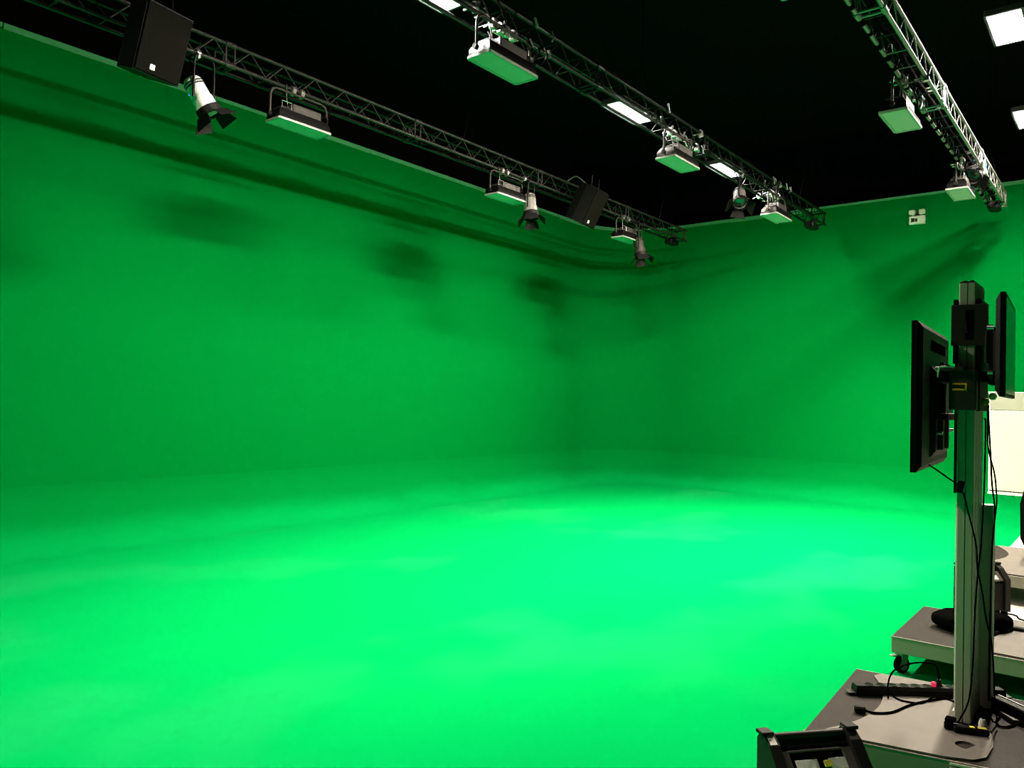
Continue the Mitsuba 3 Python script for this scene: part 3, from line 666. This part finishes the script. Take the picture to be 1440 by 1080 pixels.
def onstrip(i):
    q = c + e * (-L / 2 + .075 + i * .058)
    return [q[0], q[1]]
for i, lab in ((6, 'black plug beside the red switch of the power strip'), (9, 'black plug at the column end of the power strip')):
    x, y = onstrip(i)
    t = thing('power_plug', lab, 'plug', 'plugs in the power strip')
    put(t, 'body', lathe([(0, .03), (.008, .03), (.012, .012), (.017, 0), (.017, -.002), (0, -.002)], 14).apply_translation([x, y, .305]), 'm_black', 30)
    if i == 6:
        put(t, 'cord', tube([[x, y, .33], [x - .01, y + .01, .40], [x - .03, y + .05, .415], [4.33, .87, .405], [4.26, .93, .37], [4.20, .94, .31], [4.17, .93, .262]], .004, 7, 6), 'm_rubber', 60)
    else:
        put(t, 'cord', tube([[x, y, .33], [x, y - .01, .355], [x + .03, y - .04, .345], [x + .05, y - .06, .30], [x + .03, y - .1, .264]], .004, 7, 6), 'm_rubber', 60)
t = thing('loose_plug', 'loose black plug and cord lying on the grey plate in front of the power strip', 'plug')
put(t, 'body', rot(bx([0, 0, 0], [.05, .036, .032], .008), [0, 0, 1], -70).apply_translation([3.915, .995, .2665]), 'm_black')
put(t, 'cord', tube([[3.917, .975, .266], [3.925, .931, .264], [3.994, .872, .263], [4.148, .827, .263], [4.291, .761, .263], [4.38, .70, .263], [4.44, .64, .263]], .0055, 7, 6), 'm_rubber', 60)
cable([[4.24, .935, .2625], [4.20, .90, .2625], [4.185, .865, .2625], [4.205, .80, .2625], [4.26, .775, .264], [4.30, .755, .276], [4.36, .712, .2625], [4.34, .665, .2625], [4.30, .65, .2625]], .004, 'thin black cord curling under the power strip towards the column')
solo('paper_scrap', bx([4.242, .65, .2605], [.05, .022, .003], .0008), 'm_white', 'tiny white paper scrap on the grey plate left of the column', 'paper', False)
# second dark bar right of the column
L2, a2, c2 = zl((4.42, .52), (4.245, .375))
t = thing('power_adapter', 'black adapter bar with silver top edge right of the column foot', 'power adapter')
M2 = T().translate([4.36, .435, .25]).rotate([0, 0, 1], -128)
put(t, 'case', bx([0, 0, .032], [.2, .055, .062], .006), 'm_black', False, M2)
put(t, 'edge', bx([0, .022, .0645], [.2, .008, .005], .001), 'm_white', False, M2, label='silver edge')
t = thing('label_adapter', 'small black adapter with yellow labels lying against the column foot', 'power adapter')
M3 = T().translate([3.985, .555, ZB]).rotate([0, 0, 1], -68)
put(t, 'case', bx([.005, 0, .015], [.14, .04, .028], .006), 'm_black', False, M3)
put(t, 'yellow_label', cat(bx([.01, 0, .0295], [.02, .022, .002], .0005), bx([.05, 0, .0295], [.035, .022, .002], .0005)), 'm_yellow', False, M3, label='yellow labels')
t = thing('white_plug', 'white plug standing at the right foot of the column', 'plug')
put(t, 'body', lathe([(0, .05), (.012, .05), (.017, .03), (.017, .01), (.01, 0), (0, 0)], 14).apply_translation([4.06, .515, ZB + .001]), 'm_white', 30)
put(t, 'cord', tube([[4.06, .515, ZB + .05], [4.09, .50, ZB + .07], [4.15, .485, ZB + .02], [4.20, .478, ZB + .006]], .004, 7, 6), 'm_rubber', 60)
cable([[4.30, .475, .2565], [4.235, .482, .2565], [4.18, .466, .2565], [4.185, .44, .2565], [4.23, .415, .2565], [4.26, .412, .2565]], .005, 'black cord looping on the black deck right of the column')
t = thing('paper_pad', 'white pad with yellow notes on the platform at the right edge', 'paper pad')
M4 = T().translate([4.36, .372, .2505]).rotate([0, 0, 1], -52)
put(t, 'sheet', bx([0, 0, .011], [.20, .11, .022], .002), 'm_pale', False, M4)
put(t, 'yellow_note', cat(bx([-.02, -.035, .0228], [.026, .018, .0015], .0004), bx([.05, -.03, .0228], [.03, .02, .0015], .0004)), 'm_yellow', False, M4, label='yellow sticky notes')

# ------------------------------------------------------------------ things on the second platform
ico = trimesh.creation.icosphere(4, 1.0)
v = ico.vertices.copy()
sq = np.sign(v) * np.abs(v) ** 0.62
v = sq * [.25, .155, .055]
nz = meshkit.fbm(v * 11 + 3, 3) - .5
v = v + ico.vertices * (nz[:, None] * .05)
v[:, 2] = np.maximum(v[:, 2], -.046) + .0465
pch = trimesh.Trimesh(v, ico.faces, process=False)
t = thing('pouch', 'crumpled black pouch on the second platform behind the column', 'pouch')
Mp = T().translate([5.93, .815, .2585]).rotate([0, 0, 1], -35)
put(t, 'bag', pch, 'm_rubber', True, Mp)
put(t, 'strap', tube([[-.2, -.06, .055], [-.22, -.14, .03], [-.12, -.18, .012], [.02, -.17, .012]], .01, 6, 6), 'm_black', 60, Mp)
solo('remote_control', bx([6.05, .545, .2685], [.05, .14, .018], .006), 'm_black', 'small black remote on the second platform at the right edge', 'remote control')

# ------------------------------------------------------------------ equipment cases on the floor
def equip(M, label):
    t = thing('equipment_case', label, 'equipment case', 'black equipment cases on the floor')
    W, D = .385, .22
    cheek = [(0, .11), (0, .44), (.02, .468), (.04, .468), (.085, .44), (.155, .36), (.155, .11)]
    for s in (0, 1):
        m = prism([(a, b) for a, b in cheek], .045)
        m.apply_transform(np.array([[0, 0, 1, 0], [1, 0, 0, 0], [0, 1, 0, 0], [0, 0, 0, 1.0]]))
        m.apply_translation([0 if s == 0 else W - .045, 0, 0])
        put(t, 'cheek', m, 'm_case', False, M)
        put(t, 'foot', cat(bx([.02 + s * (W - .04), .045, .0555], [.03, .045, .11], .004), bx([.02 + s * (W - .04), .115, .0555], [.03, .045, .11], .004)), 'm_rubber', False, M)
    put(t, 'body', prism([(.015, .12), (.015, .438), (.034, .438), (.062, .415), (.138, .332), (.138, .12)], W - .06).apply_transform(np.array([[0, 0, 1, .03], [1, 0, 0, 0], [0, 1, 0, 0], [0, 0, 0, 1.0]])), 'm_black', False, M)
    put(t, 'top_bar', cat(cyl([.02, .035, .45], [W - .02, .035, .45], .014, 12), bx([W / 2, .036, .438], [W - .05, .008, .008], .002)), 'm_darkgrey', 35, M)
    for ex_ in (.014, W - .014):
        put(t, 'end_cap', bx([ex_, .03, .469], [.05, .05, .014], .004), 'm_black', False, M)
    mesh = cat(*[bx([W / 2, .0380 + i * .0025, .4375 - i * .00205], [W - .07, .0014, .003], .0004) for i in range(11)], *[hull([[.04 + j * .0095 + d, a, b] for d in (0, .0022) for a, b in ((.0375, .4395), (.0635, .4180), (.0375, .4365), (.0635, .4150))]) for j in range(int((W - .07) / .0095))])
    put(t, 'mesh_grille', mesh, 'm_darkgrey', False, M)
    # connector bay in the sloping lower front
    sl = math.degrees(math.atan2(-.084, .078))
    B = lambda m: rot(m, [1, 0, 0], sl).apply_translation([W / 2, .103, .379])
    bay = put(t, 'connector_bay', B(cat(bx([-.135, 0, 0], [.05, .085, .012], .003), bx([.135, 0, 0], [.05, .085, .012], .003), bx([0, .04, 0], [.24, .01, .012], .003), bx([0, -.04, 0], [.24, .008, .012], .003))), 'm_bay', False, M)
    put(bay, 'white_label', B(cat(bx([.052, .012, .004], [.09, .04, .004], .001), bx([-.075, .012, .004], [.07, .04, .004], .001))), 'm_white', False, M, label='white label plates')
    put(bay, 'yellow_tag', B(bx([-.03, .012, .008], [.03, .024, .010], .002)), 'm_yellow', False, M, label='yellow tag')
    put(bay, 'connector', B(cat(*[cyl([x, -.018, -.002], [x, -.018, .016], .008, 10) for x in (-.05, -.015, .02)])), 'm_blackgloss', 35, M)
    put(t, 'side_sticker', hull([[x, a, b] for x in (W - .036, W - .008) for a, b in ((.0445, .4652), (.083, .4412), (.0445, .4672), (.083, .4432))]), 'm_white', False, M, label='white sticker on the left cheek')
    return t
yaw1 = math.degrees(math.atan2(-.229, .283))
def frame_at(x, y, yaw):
    c_, s_ = math.cos(math.radians(yaw)), math.sin(math.radians(yaw))
    m = np.eye(4); m[:3, 0] = [c_, s_, 0]; m[:3, 1] = [s_, -c_, 0]; m[:3, 3] = [x, y, 0]   # local x = right, local y = towards the camera
    m[:3, 0] = [c_, s_, 0]
    return m
def equip_at(x, y, yaw, label):
    # right-handed placement: local x along the case, local y towards the viewer is mirrored into the mesh by flipping x
    c_, s_ = math.cos(math.radians(yaw)), math.sin(math.radians(yaw))
    m = np.eye(4); m[:3, 0] = [-c_, -s_, 0]; m[:3, 1] = [s_, -c_, 0]; m[:3, 3] = [x + .385 * c_, y + .385 * s_, 0]
    return equip(T(m.tolist()), label)
equip_at(2.895, 1.10, yaw1, 'black equipment case with connector bay in the foreground at the bottom edge')
equip_at(7.03, 1.10, yaw1, 'black equipment case on the pale floor behind the column, between the second and third platforms')
cable([[7.40, .86, .006], [7.52, .80, .006], [7.62, .80, .006], [7.60, .735, .006], [7.5, .70, .006], [7.45, .60, .006]], .005, 'thin black cord looping on the pale floor beside the far equipment case')

# dark stand with a sloping corner at the right edge, on the farthest platform
t = thing('floor_monitor', 'black box with sloping corner standing on the far platform, cut by the right edge', 'monitor')
m = prism([(.835, .80), (.828, .47), (.78, .36), (.40, .36), (.40, .95), (.80, .95)], .30)
m.apply_transform(np.array([[0, 0, 1, 8.85], [1, 0, 0, 0], [0, 1, 0, 0], [0, 0, 0, 1.0]]))
put(t, 'cabinet', m, 'm_black', False)
put(t, 'base', bx([9.0, .6, .31], [.26, .26, .102], .006), 'm_darkgrey', False)
